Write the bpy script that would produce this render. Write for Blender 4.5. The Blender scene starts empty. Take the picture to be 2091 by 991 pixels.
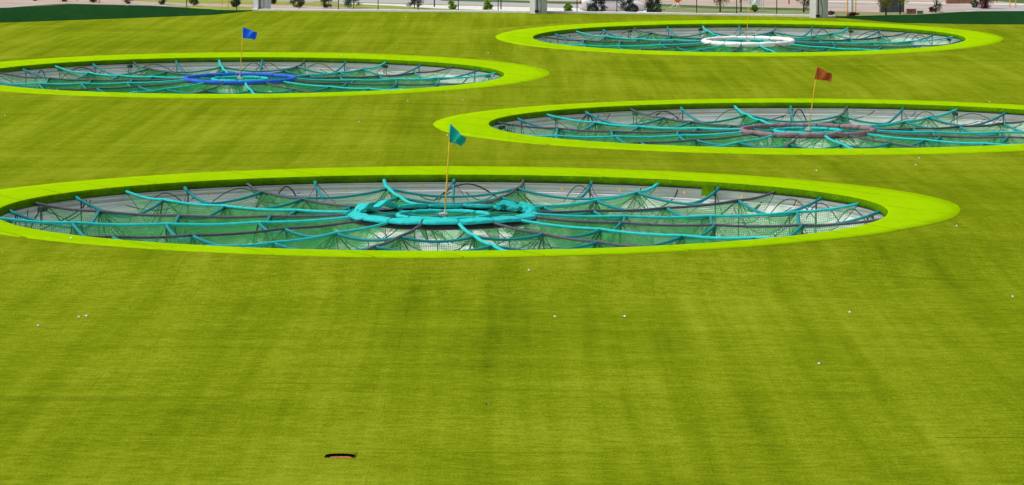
import bpy, bmesh, math, random
import numpy as np
from mathutils import Vector, Matrix, noise
R = math.radians
PI = math.pi
random.seed(7)
SC = bpy.context.scene
COL = SC.collection

# ------------------------------------------------------------------ camera
FPX = 7400.0; IW, IH = 2091.0, 991.0; CAMH = 8.05
PITCH = math.atan((IH/2+267)/FPX)
cd = bpy.data.cameras.new('camera')
cd.sensor_width = 36; cd.lens = 36*FPX/IW
cd.clip_start = 0.5; cd.clip_end = 4000
cam = bpy.data.objects.new('camera', cd); COL.objects.link(cam)
cam.location = (0, 0, CAMH); cam.rotation_euler = (PI/2-PITCH, 0, 0)
SC.camera = cam

# ------------------------------------------------------------------ world, sun, exposure
SUN_EL, SUN_AZ = R(58), R(-98)        # azimuth from +Y towards +X (negative: from the left and behind the range)
w = bpy.data.worlds.new('World'); SC.world = w; w.use_nodes = True
nt = w.node_tree
sky = nt.nodes.new('ShaderNodeTexSky'); sky.sky_type = 'NISHITA'; sky.sun_disc = False
sky.sun_elevation = SUN_EL; sky.sun_rotation = SUN_AZ
sky.air_density = 1.0; sky.dust_density = 4.0; sky.ozone_density = 0.6
bg = nt.nodes['Background']; bg.inputs['Strength'].default_value = 0.12
hs = nt.nodes.new('ShaderNodeHueSaturation'); hs.inputs['Saturation'].default_value = .35    # thin overcast: paler sky
nt.links.new(sky.outputs[0], hs.inputs['Color']); nt.links.new(hs.outputs[0], bg.inputs['Color'])
sl = bpy.data.lights.new('sun', 'SUN'); sl.energy = 2.0; sl.angle = R(16); sl.color = (1, .96, .88)
so = bpy.data.objects.new('sun', sl); COL.objects.link(so)
sdir = Vector((math.sin(SUN_AZ)*math.cos(SUN_EL), math.cos(SUN_AZ)*math.cos(SUN_EL), math.sin(SUN_EL)))
so.rotation_euler = (-sdir).to_track_quat('-Z', 'Y').to_euler(); so.location = (-60, 60, 90)
SC.view_settings.view_transform = 'Standard'; SC.view_settings.look = 'None'
SC.view_settings.gamma = 1; SC.view_settings.exposure = 0.25
SC.view_settings.use_curve_mapping = False
SC.cycles.transparent_max_bounces = 24

# ------------------------------------------------------------------ helpers
def tag(o, label=None, cat=None, group=None, kind=None):
    if label: o['label'] = label
    if cat: o['category'] = cat
    if group: o['group'] = group
    if kind: o['kind'] = kind
    return o

def empty(name, loc=(0, 0, 0), rot=(0, 0, 0)):
    o = bpy.data.objects.new(name, None); COL.objects.link(o)
    o.location = loc; o.rotation_euler = rot; o.empty_display_size = .3
    return o

class MB:
    def __init__(s): s.v = []; s.f = []; s.mi = []; s.uv = None
    def add(s, vs, fs, mi=0):
        n = len(s.v); s.v += [tuple(a) for a in vs]
        s.f += [tuple(i+n for i in f) for f in fs]; s.mi += [mi]*len(fs)
    def box(s, c, d, rz=0, mi=0):
        x, y, z = d[0]/2, d[1]/2, d[2]/2
        vs = [(-x, -y, -z), (x, -y, -z), (x, y, -z), (-x, y, -z), (-x, -y, z), (x, -y, z), (x, y, z), (-x, y, z)]
        ca, sa = math.cos(rz), math.sin(rz)
        s.add([(c[0]+a*ca-b*sa, c[1]+a*sa+b*ca, c[2]+e) for a, b, e in vs],
              [(0, 3, 2, 1), (4, 5, 6, 7), (0, 1, 5, 4), (1, 2, 6, 5), (2, 3, 7, 6), (3, 0, 4, 7)], mi)
    def tube(s, pts, rad, n=8, cap=True, sq=1.0, mi=0):
        pts = [Vector(p) for p in pts]; m = len(pts)
        vs = []
        for i, p in enumerate(pts):
            t = (pts[min(i+1, m-1)]-pts[max(i-1, 0)])
            if t.length < 1e-9: t = Vector((0, 0, 1))
            t.normalize()
            up = Vector((0, 0, 1)) if abs(t.z) < .95 else Vector((0, 1, 0))
            a = t.cross(up).normalized(); b = a.cross(t)
            r = rad(i/(m-1)) if callable(rad) else rad
            for k in range(n):
                q = 2*PI*k/n
                vs.append(p+a*math.cos(q)*r+b*math.sin(q)*r*sq)
        fs = [(i*n+k, i*n+(k+1) % n, (i+1)*n+(k+1) % n, (i+1)*n+k) for i in range(m-1) for k in range(n)]
        if cap: fs += [tuple(range(n-1, -1, -1)), tuple((m-1)*n+k for k in range(n))]
        s.add(vs, fs, mi)
    def grid(s, P, mi=0, close=False):
        ny, nx = len(P), len(P[0])
        vs = [q for row in P for q in row]
        fs = [(j*nx+i, j*nx+(i+1) % nx, (j+1)*nx+(i+1) % nx, (j+1)*nx+i) for j in range(ny-1) for i in range(nx if close else nx-1)]
        s.add(vs, fs, mi)
    def lathe(s, prof, n=16, c=(0, 0, 0), mi=0):
        P = [[(c[0]+r*math.cos(2*PI*k/n), c[1]+r*math.sin(2*PI*k/n), c[2]+z) for k in range(n)] for r, z in prof]
        s.grid(P, mi, close=True)
    def build(s, name, mat, parent=None, smooth=True, uv=None):
        me = bpy.data.meshes.new(name); me.from_pydata(s.v, [], s.f)
        for m in (mat if isinstance(mat, (list, tuple)) else [mat]): me.materials.append(m)
        if any(s.mi): me.polygons.foreach_set('material_index', s.mi)
        if smooth: me.polygons.foreach_set('use_smooth', [True]*len(s.f))
        if uv is not None:
            l = me.uv_layers.new(name='UVMap')
            idx = np.zeros(len(me.loops), dtype=np.int32); me.loops.foreach_get('vertex_index', idx)
            l.data.foreach_set('uv', np.array(uv, dtype=np.float32)[idx].ravel())
        me.update()
        o = bpy.data.objects.new(name, me); COL.objects.link(o)
        if parent: o.parent = parent
        return o

# ---- materials
def mat(name, col, rough=.7, spec=.3, noise_sc=None, noise_amt=.15, bump=0, bump_sc=None, metal=0, stretch=(1, 1, 1), trans=0):
    m = bpy.data.materials.new(name); m.use_nodes = True
    n = m.node_tree.nodes; L = m.node_tree.links; b = n['Principled BSDF']
    b.inputs['Roughness'].default_value = rough; b.inputs['Specular IOR Level'].default_value = spec
    b.inputs['Metallic'].default_value = metal
    b.inputs['Base Color'].default_value = (*col, 1)
    tc = n.new('ShaderNodeTexCoord'); mp = n.new('ShaderNodeMapping'); L.new(tc.outputs['Object'], mp.inputs[0])
    mp.inputs['Scale'].default_value = stretch
    if noise_sc:
        t = n.new('ShaderNodeTexNoise'); t.inputs['Scale'].default_value = noise_sc; t.inputs['Detail'].default_value = 5
        L.new(mp.outputs[0], t.inputs['Vector'])
        r = n.new('ShaderNodeValToRGB'); L.new(t.outputs[0], r.inputs[0])
        r.color_ramp.elements[0].position = .3; r.color_ramp.elements[1].position = .7
        r.color_ramp.elements[0].color = (*[c*(1-noise_amt) for c in col], 1)
        r.color_ramp.elements[1].color = (*[min(1, c*(1+noise_amt)) for c in col], 1)
        L.new(r.outputs[0], b.inputs['Base Color'])
    if bump:
        t = n.new('ShaderNodeTexNoise'); t.inputs['Scale'].default_value = bump_sc or 30; t.inputs['Detail'].default_value = 4
        L.new(mp.outputs[0], t.inputs['Vector'])
        bp = n.new('ShaderNodeBump'); bp.inputs['Strength'].default_value = 1; bp.inputs['Distance'].default_value = bump
        L.new(t.outputs[0], bp.inputs['Height']); L.new(bp.outputs[0], b.inputs['Normal'])
    return m

class NG:
    """tiny node-graph writer"""
    def __init__(s, m): s.m = m; s.n = m.node_tree.nodes; s.L = m.node_tree.links
    def _in(s, sock, v):
        if hasattr(v, 'is_output'): s.L.new(v, sock)
        else: sock.default_value = v
    def math(s, op, a, b=0.0, c=0.0, clamp=False):
        x = s.n.new('ShaderNodeMath'); x.operation = op; x.use_clamp = clamp
        s._in(x.inputs[0], a); s._in(x.inputs[1], b); s._in(x.inputs[2], c); return x.outputs[0]
    def noise(s, vec, scale, detail=4, rough=.5, dist=0):
        x = s.n.new('ShaderNodeTexNoise'); s.L.new(vec, x.inputs['Vector'])
        x.inputs['Scale'].default_value = scale; x.inputs['Detail'].default_value = detail
        x.inputs['Roughness'].default_value = rough; x.inputs['Distortion'].default_value = dist; return x.outputs[0]
    def mapping(s, vec, scale=(1, 1, 1), rot=(0, 0, 0), loc=(0, 0, 0)):
        x = s.n.new('ShaderNodeMapping'); s.L.new(vec, x.inputs[0]); x.inputs['Scale'].default_value = scale
        x.inputs['Rotation'].default_value = rot; x.inputs['Location'].default_value = loc; return x.outputs[0]
    def ramp(s, f, stops):
        x = s.n.new('ShaderNodeValToRGB'); s.L.new(f, x.inputs[0]); cr = x.color_ramp
        while len(cr.elements) < len(stops): cr.elements.new(.5)
        for e, (p, c) in zip(cr.elements, stops): e.position = p; e.color = (*c, 1) if len(c) == 3 else c
        return x.outputs[0]
    def mix(s, f, a, b, mode='MIX'):
        x = s.n.new('ShaderNodeMix'); x.data_type = 'RGBA'; x.blend_type = mode
        s._in(x.inputs[0], f)
        for k, v in ((6, a), (7, b)):
            if hasattr(v, 'is_output'): s.L.new(v, x.inputs[k])
            else: x.inputs[k].default_value = (*v, 1) if len(v) == 3 else v
        return x.outputs[2]
    def bump(s, h, dist, strength=1):
        x = s.n.new('ShaderNodeBump'); x.inputs['Strength'].default_value = strength; x.inputs['Distance'].default_value = dist
        s.L.new(h, x.inputs['Height']); return x.outputs[0]

def turf_mat(name, dark, mid, light, seam=True, contrast=1.0):
    """artificial turf: tufted pile brushed in different directions, roll seams"""
    m = bpy.data.materials.new(name); m.use_nodes = True; g = NG(m); b = g.n['Principled BSDF']
    tc = g.n.new('ShaderNodeTexCoord').outputs['Object']
    big = g.noise(g.mapping(tc, (1, .55, 1)), .16, 5, .6, .6)            # broad worn patches
    lanes = g.noise(g.mapping(tc, (1, .035, 1), (0, 0, R(3))), .55, 5, .6)     # brushed along the range
    cross = g.noise(g.mapping(tc, (.10, 1, 1), (0, 0, R(-2))), .8, 6, .65)      # light and dark of wrinkles across, put into the colour
    fine = g.noise(g.mapping(tc, (.6, 1, 1)), 6, 5, .7)
    grain = g.noise(g.mapping(tc, (1, .42, 1)), 26, 4, .85)
    lanes2 = g.noise(g.mapping(tc, (1, .022, 1), (0, 0, R(-2)), (7, 3, 0)), 1.9, 5, .65)
    f = g.math('MULTIPLY', big, .15)
    f = g.math('ADD', f, g.math('MULTIPLY', lanes, .12))
    f = g.math('ADD', f, g.math('MULTIPLY', lanes2, .17))
    f = g.math('ADD', f, g.math('MULTIPLY', cross, .10))
    f = g.math('ADD', f, g.math('MULTIPLY', fine, .21))
    f = g.math('ADD', f, g.math('MULTIPLY', grain, .26))
    f = g.math('ADD', g.math('MULTIPLY', g.math('SUBTRACT', f, .5), contrast*5.0), .5, clamp=True)
    col = g.ramp(f, [(.0, dark), (.5, mid), (1, light)])
    gr2 = g.noise(g.mapping(tc, (1, .3, 1)), 55, 2, .8)
    col = g.mix(g.math('MULTIPLY', g.ramp(gr2, [(.42, (0, 0, 0)), (.62, (1, 1, 1))]), .28), col, dark)
    crease_shade = g.ramp(g.noise(g.mapping(tc, (.07, .9, 1), (0, 0, R(1.5))), 1.1, 3, .5, .4), [(.30, (1, 1, 1)), (.345, (0, 0, 0))])  # thin wrinkle folds, their shade painted into the turf colour
    col = g.mix(g.math('MULTIPLY', crease_shade, .35*contrast), col, dark)
    if seam:
        br = g.n.new('ShaderNodeTexBrick'); g.L.new(g.mapping(tc, (1, 1, 1), (0, 0, R(90 if seam is True else 62)), (3.0, 1.9, 0)), br.inputs['Vector'])
        br.inputs['Scale'].default_value = 1; br.inputs['Brick Width'].default_value = 37 if seam is True else 60
        br.inputs['Row Height'].default_value = 4.57 if seam is True else 1.55; br.inputs['Mortar Size'].default_value = .011 if seam is True else .03
        br.inputs['Mortar Smooth'].default_value = .5
        sm = g.math('MULTIPLY', br.outputs['Fac'], g.ramp(g.noise(tc, .35, 3), [((.45 if seam is True else .36), (0, 0, 0)), (.65, ((.30, .30, .30) if seam is True else (.8, .8, .8)))]))
        if seam is True:
            sp = g.n.new('ShaderNodeSeparateXYZ'); g.L.new(tc, sp.inputs[0]); X_, Y_ = sp.outputs[0], sp.outputs[1]
            wob = g.math('MULTIPLY', g.math('SUBTRACT', g.noise(tc, 1.2, 2), .5), .12)
            def cut(v, c, u, lo, hi, wd=.018):
                return g.math('MULTIPLY', g.math('COMPARE', g.math('ADD', v, wob), c, wd), g.math('MULTIPLY', g.math('GREATER_THAN', u, lo), g.math('LESS_THAN', u, hi)))
            for q_ in (cut(Y_, 49.0, X_, -3.6, 1.2), cut(Y_, 50.4, X_, 5.95, 9, .028)):
                sm = g.math('MAXIMUM', sm, g.math('MULTIPLY', q_, .55))
        col = g.mix(sm, col, tuple(c*.35 for c in dark))
    g.L.new(col, b.inputs['Base Color'])
    b.inputs['Roughness'].default_value = 1; b.inputs['Specular IOR Level'].default_value = .0
    h = g.math('ADD', g.math('MULTIPLY', grain, .6), g.math('MULTIPLY', fine, 1.0))
    g.L.new(g.bump(h, .05, .8), b.inputs['Normal'])
    return m

M = {}
M['turf'] = turf_mat('fairway_turf', (.070, .118, .0030), (.180, .236, .0060), (.315, .370, .024))
M['lime'] = turf_mat('lime_turf', (.225, .41, .0015), (.295, .51, .0015), (.37, .60, .003), seam=2, contrast=.75)
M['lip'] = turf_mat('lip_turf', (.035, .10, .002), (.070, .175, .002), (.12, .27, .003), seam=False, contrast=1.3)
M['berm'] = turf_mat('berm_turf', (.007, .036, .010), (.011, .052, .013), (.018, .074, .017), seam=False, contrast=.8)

def cloth(name, c, amt=.18, sc=9, rough=.75, bump=.012):
    return mat(name, c, rough, .25, sc, amt, bump, 26)
M['teal'] = cloth('teal_vinyl', (.012, .47, .47), .16)
M['teal_cord'] = cloth('teal_webbing', (.006, .22, .235), .25, 30)
M['grey_strap'] = cloth('charcoal_webbing', (.078, .076, .100), .35, 14)
M['blue'] = cloth('blue_vinyl', (.015, .115, .56), .16)
M['mauve'] = cloth('faded_mauve_vinyl', (.21, .145, .160), .25)
M['white_vinyl'] = cloth('white_vinyl', (.82, .82, .80), .05)
M['black'] = mat('black_rubber', (.012, .012, .014), .5, .3, 10, .3)
M['hose'] = mat('dark_hose', (.02, .03, .028), .5, .3, 10, .3)
M['line'] = mat('dark_rigging', (.014, .035, .03), .8, .1)
M['post'] = mat('dark_green_post', (.014, .045, .042), .6, .3)
M['box'] = mat('dark_green_box', (.02, .06, .04), .6, .3, 8, .3)
M['yellow'] = mat('yellow_pole', (.85, .52, .01), .45, .4)
M['tag'] = mat('yellow_tag', (.72, .50, .03), .6, .3)
M['pan'] = mat('galvanised_pan', (.55, .54, .54), .45, .5, 20, .15)
M['pvc'] = mat('white_plastic', (.66, .68, .66), .5, .4, 8, .1)
M['ball'] = mat('golf_ball_white', (.82, .82, .82), .35, .5, 0, 0, .002, 220)
M['scrap'] = mat('white_scrap', (.75, .75, .70), .8, .2)
M['slot'] = mat('slot_black', (.006, .007, .004), .9, .1)
M['orange'] = mat('orange_clay', (.36, .13, .045), .7, .3, 20, .4)
M['concrete'] = mat('pale_concrete', (.50, .50, .49), .85, .2, 3, .12, .004, 40)
M['kerbm'] = mat('white_kerb', (.66, .66, .66), .8, .2, 5, .1)
M['mast'] = mat('grey_painted_steel', (.56, .58, .60), .6, .3, 2.5, .10)
M['fencem'] = mat('black_fence_paint', (.008, .012, .014), .5, .3)
M['bark'] = mat('bark', (.06, .042, .03), .9, .1, 30, .35)
M['carpaint'] = mat('white_car_paint', (.72, .73, .76), .25, .5)
M['glass'] = mat('dark_glass', (.02, .025, .03), .08, .6)
M['tyre'] = mat('tyre_rubber', (.018, .018, .02), .8, .2)
M['rim'] = mat('alloy_rim', (.32, .32, .33), .35, .5, metal=.7)
M['red'] = mat('red_lens', (.45, .012, .015), .3, .5)
M['lamp'] = mat('clear_lens', (.55, .58, .62), .15, .6)
M['yellow_pipe'] = mat('safety_yellow', (.75, .38, .02), .5, .4)
M['signorange'] = mat('orange_fabric', (.78, .16, .04), .7, .2)
M['brick'] = mat('red_brown_panel', (.26, .12, .08), .8, .2, 6, .3)
M['cab'] = mat('slate_cabinet', (.05, .075, .08), .5, .3, 4, .2)
M['greenbox'] = mat('green_cabinet', (.08, .26, .12), .5, .3)
M['flag_teal'] = cloth('teal_flag', (.004, .36, .28), .12, 6)
M['flag_blue'] = cloth('blue_flag', (.008, .13, .85), .12, 6)
M['flag_brown'] = cloth('rust_flag', (.42, .095, .014), .2, 6)
M['flag_white'] = cloth('white_flag', (.82, .82, .84), .04, 6)

def leaf_mat(name, a, b_):
    m = bpy.data.materials.new(name); m.use_nodes = True; g = NG(m); b = g.n['Principled BSDF']
    tc = g.n.new('ShaderNodeTexCoord').outputs['Object']
    g.L.new(g.ramp(g.noise(tc, 5, 3), [(.35, a), (.65, b_)]), b.inputs['Base Color'])
    b.inputs['Roughness'].default_value = .7; b.inputs['Specular IOR Level'].default_value = .2
    return m
M['pine'] = leaf_mat('pine_needles', (.012, .035, .026), (.035, .075, .050))
M['leaf_dark'] = leaf_mat('dark_leaves', (.035, .060, .025), (.10, .14, .055))
M['leaf_light'] = leaf_mat('light_leaves', (.10, .20, .015), (.24, .36, .03))
M['leaf_olive'] = leaf_mat('olive_leaves', (.10, .11, .02), (.25, .23, .05))
M['leaf_red'] = leaf_mat('purple_leaves', (.045, .014, .012), (.13, .035, .025))

def liner_mat():
    """pale ribbed pit liner seen with dirt and rib bands"""
    m = bpy.data.materials.new('pit_liner'); m.use_nodes = True; g = NG(m); b = g.n['Principled BSDF']
    tc = g.n.new('ShaderNodeTexCoord').outputs['Object']
    ribs = g.noise(g.mapping(tc, (.03, .03, 14)), 1.5, 3, .6)  # rib relief drawn as light and dark bands in the colour
    stain = g.noise(tc, 1.3, 5, .6)
    sep = g.n.new('ShaderNodeSeparateXYZ'); g.L.new(tc, sep.inputs[0])
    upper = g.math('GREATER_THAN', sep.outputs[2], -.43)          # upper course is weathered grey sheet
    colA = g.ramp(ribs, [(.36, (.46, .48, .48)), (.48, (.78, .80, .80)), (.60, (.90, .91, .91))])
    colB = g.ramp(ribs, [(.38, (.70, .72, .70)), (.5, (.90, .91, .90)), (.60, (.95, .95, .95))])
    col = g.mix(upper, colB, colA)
    col = g.mix(g.math('MULTIPLY', g.ramp(stain, [(.5, (0, 0, 0)), (.75, (1, 1, 1))]), .35), col, (.40, .42, .36))
    g.L.new(col, b.inputs['Base Color']); b.inputs['Roughness'].default_value = .6
    return m
M['liner'] = liner_mat()
def floor_mat():
    m = bpy.data.materials.new('pit_floor'); m.use_nodes = True; g = NG(m); b = g.n['Principled BSDF']
    tc = g.n.new('ShaderNodeTexCoord').outputs['Object']
    a = g.noise(tc, .9, 5, .6, .8)
    col = g.ramp(a, [(.36, (.30, .36, .30)), (.46, (.66, .70, .66)), (.56, (.88, .89, .88))])
    g.L.new(col, b.inputs['Base Color']); b.inputs['Roughness'].default_value = .8
    return m
M['floor'] = floor_mat()

def net_mat(name, col, cover, wire):
    """knotted net: what covers the view is the thread, more of it where the net is seen edge-on"""
    m = bpy.data.materials.new(name); m.use_nodes = True; g = NG(m)
    for x in list(g.n): g.n.remove(x)
    out = g.n.new('ShaderNodeOutputMaterial')
    geo = g.n.new('ShaderNodeNewGeometry')
    dt = g.n.new('ShaderNodeVectorMath'); dt.operation = 'DOT_PRODUCT'
    g.L.new(geo.outputs['True Normal'], dt.inputs[0]); g.L.new(geo.outputs['Incoming'], dt.inputs[1])
    ab = g.math('MAXIMUM', g.math('ABSOLUTE', dt.outputs['Value']), .06)
    uv = g.n.new('ShaderNodeTexCoord').outputs['UV']
    sep = g.n.new('ShaderNodeSeparateXYZ'); g.L.new(uv, sep.inputs[0])
    def thr(s):
        return g.math('LESS_THAN', g.math('FRACT', g.math('DIVIDE', s, .05)), .24)
    pat = g.math('MAXIMUM', thr(sep.outputs[0]), thr(sep.outputs[1]))
    al = g.math('ADD', g.math('DIVIDE', cover, ab), g.math('MULTIPLY', pat, wire), clamp=True)
    al = g.math('MINIMUM', al, .93)
    d = g.n.new('ShaderNodeBsdfDiffuse'); t = g.n.new('ShaderNodeBsdfTransparent')
    tl = g.n.new('ShaderNodeBsdfTranslucent'); tl.inputs['Color'].default_value = (*[c*1.1 for c in col], 1)
    tc = g.n.new('ShaderNodeTexCoord').outputs['Object']
    c2 = g.mix(g.ramp(g.noise(tc, 2.2, 4), [(.35, (0, 0, 0)), (.65, (1, 1, 1))]), tuple(c*.7 for c in col), tuple(c*1.3 for c in col))
    g.L.new(c2, d.inputs['Color'])
    ms = g.n.new('ShaderNodeMixShader'); ms.inputs[0].default_value = .4; g.L.new(d.outputs[0], ms.inputs[1]); g.L.new(tl.outputs[0], ms.inputs[2])
    mx = g.n.new('ShaderNodeMixShader'); g.L.new(al, mx.inputs[0]); g.L.new(t.outputs[0], mx.inputs[1]); g.L.new(ms.outputs[0], mx.inputs[2])
    g.L.new(mx.outputs[0], out.inputs['Surface'])
    return m
M['net'] = net_mat('green_net', (.055, .33, .090), .12, .36)
M['net_light'] = net_mat('green_net_taut', (.085, .42, .135), .055, .28)
M['net_thin'] = net_mat('green_net_stretched', (.09, .38, .14), .020, .20)
M['net_dense'] = net_mat('green_net_doubled', (.040, .24, .065), .17, .40)

# ------------------------------------------------------------------ terrain
# pit: X, Y, z0, tilt, hole offset, hole semi-axis along the range, teal strap angle
PITS = [
    dict(k='teal', X=-1.58, Y=82.97, z=.34, t=-.006, off=-.72, ay=9.87, a0=100.6),
    dict(k='mauve', X=9.36, Y=114.41, z=.02, t=.004, off=.09, ay=9.84, a0=100.0),
    dict(k='blue', X=-10.39, Y=138.34, z=.28, t=.017, off=-.58, ay=9.54, a0=99.7),
    dict(k='white', X=11.08, Y=169.96, z=.21, t=.025, off=-.24, ay=9.54, a0=100.3),
]
AX, ROUT = 10.1, 11.85
def edge_y(X):     # far edge of the fairway turf
    xs = [-60, -27.2, -16.5, -14.5, 17.3, 18.2, 20, 24, 60]
    ys = [189, 188.4, 199.0, 205.0, 194.9, 192.5, 188.0, 186.6, 185]
    return np.interp(X, xs, ys)
def zg(X, Y):
    X = np.asarray(X, float); Y = np.asarray(Y, float)
    z = .12+.05*np.sin(X*.11+1)*np.sin(Y*.07)
    z = np.where(Y < 78, z-.0*(78-Y), z)
    for p in PITS:
        d = np.hypot(X-p['X'], Y-p['Y'])
        t = np.clip((d-12.3)/4.6, 0, 1); wgt = 1-t*t*(3-2*t)
        z = z*(1-wgt)+(p['z']+p['t']*(Y-p['Y']))*wgt
    # low wrinkles where the turf bunches up behind the collars
    for p in PITS:
        dx, dy = X-p['X'], Y-p['Y']
        rr = np.hypot(dx, dy)
        cx = dict(teal=-2.2, mauve=-5.5, blue=-1.0, white=2.9)[p['k']]
        wr = np.exp(-((rr-13.2)/.55)**2)*(dy > 0)*np.exp(-((dx-cx)/1.1)**2)
        z = z+.085*wr-.05*np.exp(-((rr-12.9)/.5)**2)*(dy > 0)*np.exp(-((dx-cx-1.6)/1.4)**2)
    return z
CO, SI = math.cos(PITCH), math.sin(PITCH)
def ray(px, py):
    u = (px-IW/2)/FPX; v = -(py-IH/2)/FPX
    return (u, CO+v*SI, -SI+v*CO)
def W(px, py, z=None):
    """world point seen at a photo pixel, on height z (None: on the turf)"""
    d = ray(px, py)
    if z is not None:
        k = (z-CAMH)/d[2]; return Vector((d[0]*k, d[1]*k, z))
    zz = .1
    for _ in range(12):
        k = (zz-CAMH)/d[2]; zz = float(zg(d[0]*k, d[1]*k))
    return Vector((d[0]*k, d[1]*k, zz))
def WY(px, py, Y):
    d = ray(px, py); k = Y/d[1]; return Vector((d[0]*k, Y, CAMH+d[2]*k))

def build_fairway():
    xs = np.arange(-58, 58.01, .4); nv = 430
    v = np.linspace(0, 1, nv)**1.0
    Xg, V = np.meshgrid(xs, v); Yg = 22+(edge_y(Xg)-22)*V
    Zg = zg(Xg, Yg)
    n = len(xs)
    inside = np.zeros_like(Xg, bool)
    for p in PITS:
        inside |= np.hypot(Xg-p['X'], Yg-p['Y']) < 11.2
    verts = np.stack([Xg, Yg, Zg], -1).reshape(-1, 3)
    ins = inside.reshape(-1)
    i = np.arange(n-1); j = np.arange(nv-1)
    I, J = np.meshgrid(i, j); a = (J*n+I).ravel()
    F = np.stack([a, a+1, a+n+1, a+n], -1)
    F = F[~ins[F].all(1)]
    # skirt down at the far edge so the turf sheet is a raised pad
    me = bpy.data.meshes.new('fairway'); me.from_pydata(verts.tolist(), [], F.tolist())
    me.materials.append(M['turf']); me.polygons.foreach_set('use_smooth', [True]*len(F)); me.update()
    o = bpy.data.objects.new('fairway', me); COL.objects.link(o); tag(o, kind='structure')
    return o
build_fairway()

# dark turf berms at both far corners
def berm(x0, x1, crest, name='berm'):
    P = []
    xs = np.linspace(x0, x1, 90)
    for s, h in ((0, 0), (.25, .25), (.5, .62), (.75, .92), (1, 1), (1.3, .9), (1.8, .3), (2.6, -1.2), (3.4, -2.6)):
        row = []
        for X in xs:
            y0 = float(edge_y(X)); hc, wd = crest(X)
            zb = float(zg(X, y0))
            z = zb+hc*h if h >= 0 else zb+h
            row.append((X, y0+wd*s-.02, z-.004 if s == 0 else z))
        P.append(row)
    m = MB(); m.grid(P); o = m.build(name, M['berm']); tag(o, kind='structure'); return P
def crestL(X):
    return float(np.interp(X, [-60, -27.2, -24.5, -20, -17, -14.6], [.3, .46, .62, .42, .17, .01])), float(np.interp(X, [-27, -17, -14.6], [8, 4.0, .6]))
def crestR(X):
    return float(np.interp(X, [17.2, 19, 21, 24.3, 27.3, 60], [.01, .06, .16, .40, .40, .4])), float(np.interp(X, [17.2, 20, 27], [.6, 5, 6.5]))
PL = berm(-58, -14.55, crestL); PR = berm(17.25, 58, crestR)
for P, nm, lo, hi in ((PL, 'left', -30, -17.5), (PR, 'right', 23.8, 30)):
    m = MB(); pts = [(q[0], q[1]-.1, q[2]+.03) for q in P[4] if lo < q[0] < hi]
    m.tube([(a_, b_, c_+.02) for a_, b_, c_ in pts], .035, 6)
    o = m.build('edge_pipe', M['pvc']); tag(o, 'thin white pipe lying along the crest of the %s dark berm' % nm, 'pipe', 'white pipes on the berms')

# outer ground to the horizon
ZB = -2.25
m = MB(); m.grid([[(-1800, -200, ZB), (1800, -200, ZB)], [(-1800, 2600, ZB), (1800, 2600, ZB)]])
M['dirt'] = mat('pinkish_dirt', (.40, .32, .27), .95, .1, 1.1, .22, .02, 6, stretch=(.35, 1, 1))
o = m.build('ground', M['dirt'], smooth=False); tag(o, kind='structure')
# kerb at the far edge of the turf
E_ = [(-14.5, 205.0), (17.3, 194.9)]
ex, ey = E_[1][0]-E_[0][0], E_[1][1]-E_[0][1]; el = math.hypot(ex, ey); ex /= el; ey /= el
def onedge(s, back=0, z=0): return (E_[0][0]+ex*s-ey*back, E_[0][1]+ey*s+ex*back, z)
P = []
for b_, dz in ((-.01, -.3), (-.01, .09), (.02, .105), (.28, .105), (.30, .09), (.30, -2.4)):
    P.append([(*onedge(s, b_)[:2], float(zg(*onedge(s, 0)[:2]))+dz) for s in np.linspace(-.2, el+.1, 60)])
m = MB(); m.grid(P); o = m.build('kerb', M['kerbm'], smooth=False); tag(o, kind='structure')

# strips of verge, road and path beyond the range (flat, on the lower ground)
M['verge'] = mat('verge_grass', (.24, .28, .05), .95, .1, 2.5, .35, .03, 12, stretch=(.3, 1, 1))
M['verge_dark'] = mat('verge_dark_grass', (.06, .13, .035), .95, .1, 2.5, .35, .03, 12, stretch=(.3, 1, 1))
M['verge_olive'] = mat('verge_dry_grass', (.20, .22, .10), .95, .1, 2.5, .35, .03, 12, stretch=(.3, 1, 1))
M['road'] = mat('worn_road', (.36, .35, .36), .9, .2, 2, .12, stretch=(.3, 1, 1))
M['pathm'] = mat('concrete_path', (.62, .62, .60), .85, .2, 3, .1)
def strip(name, pix, material, lift):
    top, bot = pix
    n = 24
    def line(pts):
        xs = [p[0] for p in pts]; ys = [p[1] for p in pts]
        return lambda x: np.interp(x, xs, ys)
    x0, x1 = top[0][0], top[-1][0]; ft, fb = line(top), line(bot)
    A, B = [], []
    for x in np.linspace(x0, x1, n):
        A.append(tuple(W(x, float(fb(x)), ZB+lift))); B.append(tuple(W(x, float(ft(x)), ZB+lift)))
    m = MB(); m.grid([A, B]); o = m.build(name, material, smooth=False); tag(o, kind='structure')
strip('road', (([560, -3], [800, -2], [930, 2.5], [1080, 6], [1200, 8.5], [1340, 11]), ([560, 0.5], [640, 2.5], [812, 7], [1080, 13.3], [1200, 17], [1340, 22])), M['road'], .006)
strip('grass_verge', (([250, -4], [400, -2], [565, 2.5], [741, 9.3], [812, 12.3], [1010, 19.2]), ([250, 1], [400, 6.5], [565, 9.5], [741, 16], [812, 18], [1010, 23])), M['verge'], .010)
strip('path', (([690, 5.2], [812, 8.9], [900, 10.8], [1080, 14.7], [1200, 17.5], [1340, 20.5]), ([690, 7], [812, 12.3], [880, 17], [1000, 21], [1200, 25], [1340, 26])), M['pathm'], .014)
strip('grass_verge', (([640, 2.7], [812, 7.2], [1080, 13.3]), ([640, 4], [812, 8.7], [1080, 14.6])), M['verge'], .018)
strip('grass_verge', (([900, -3], [1080, 1.8], [1185, 3.5]), ([900, 1], [1080, 6], [1185, 8.5])), M['verge_dark'], .022)
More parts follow.
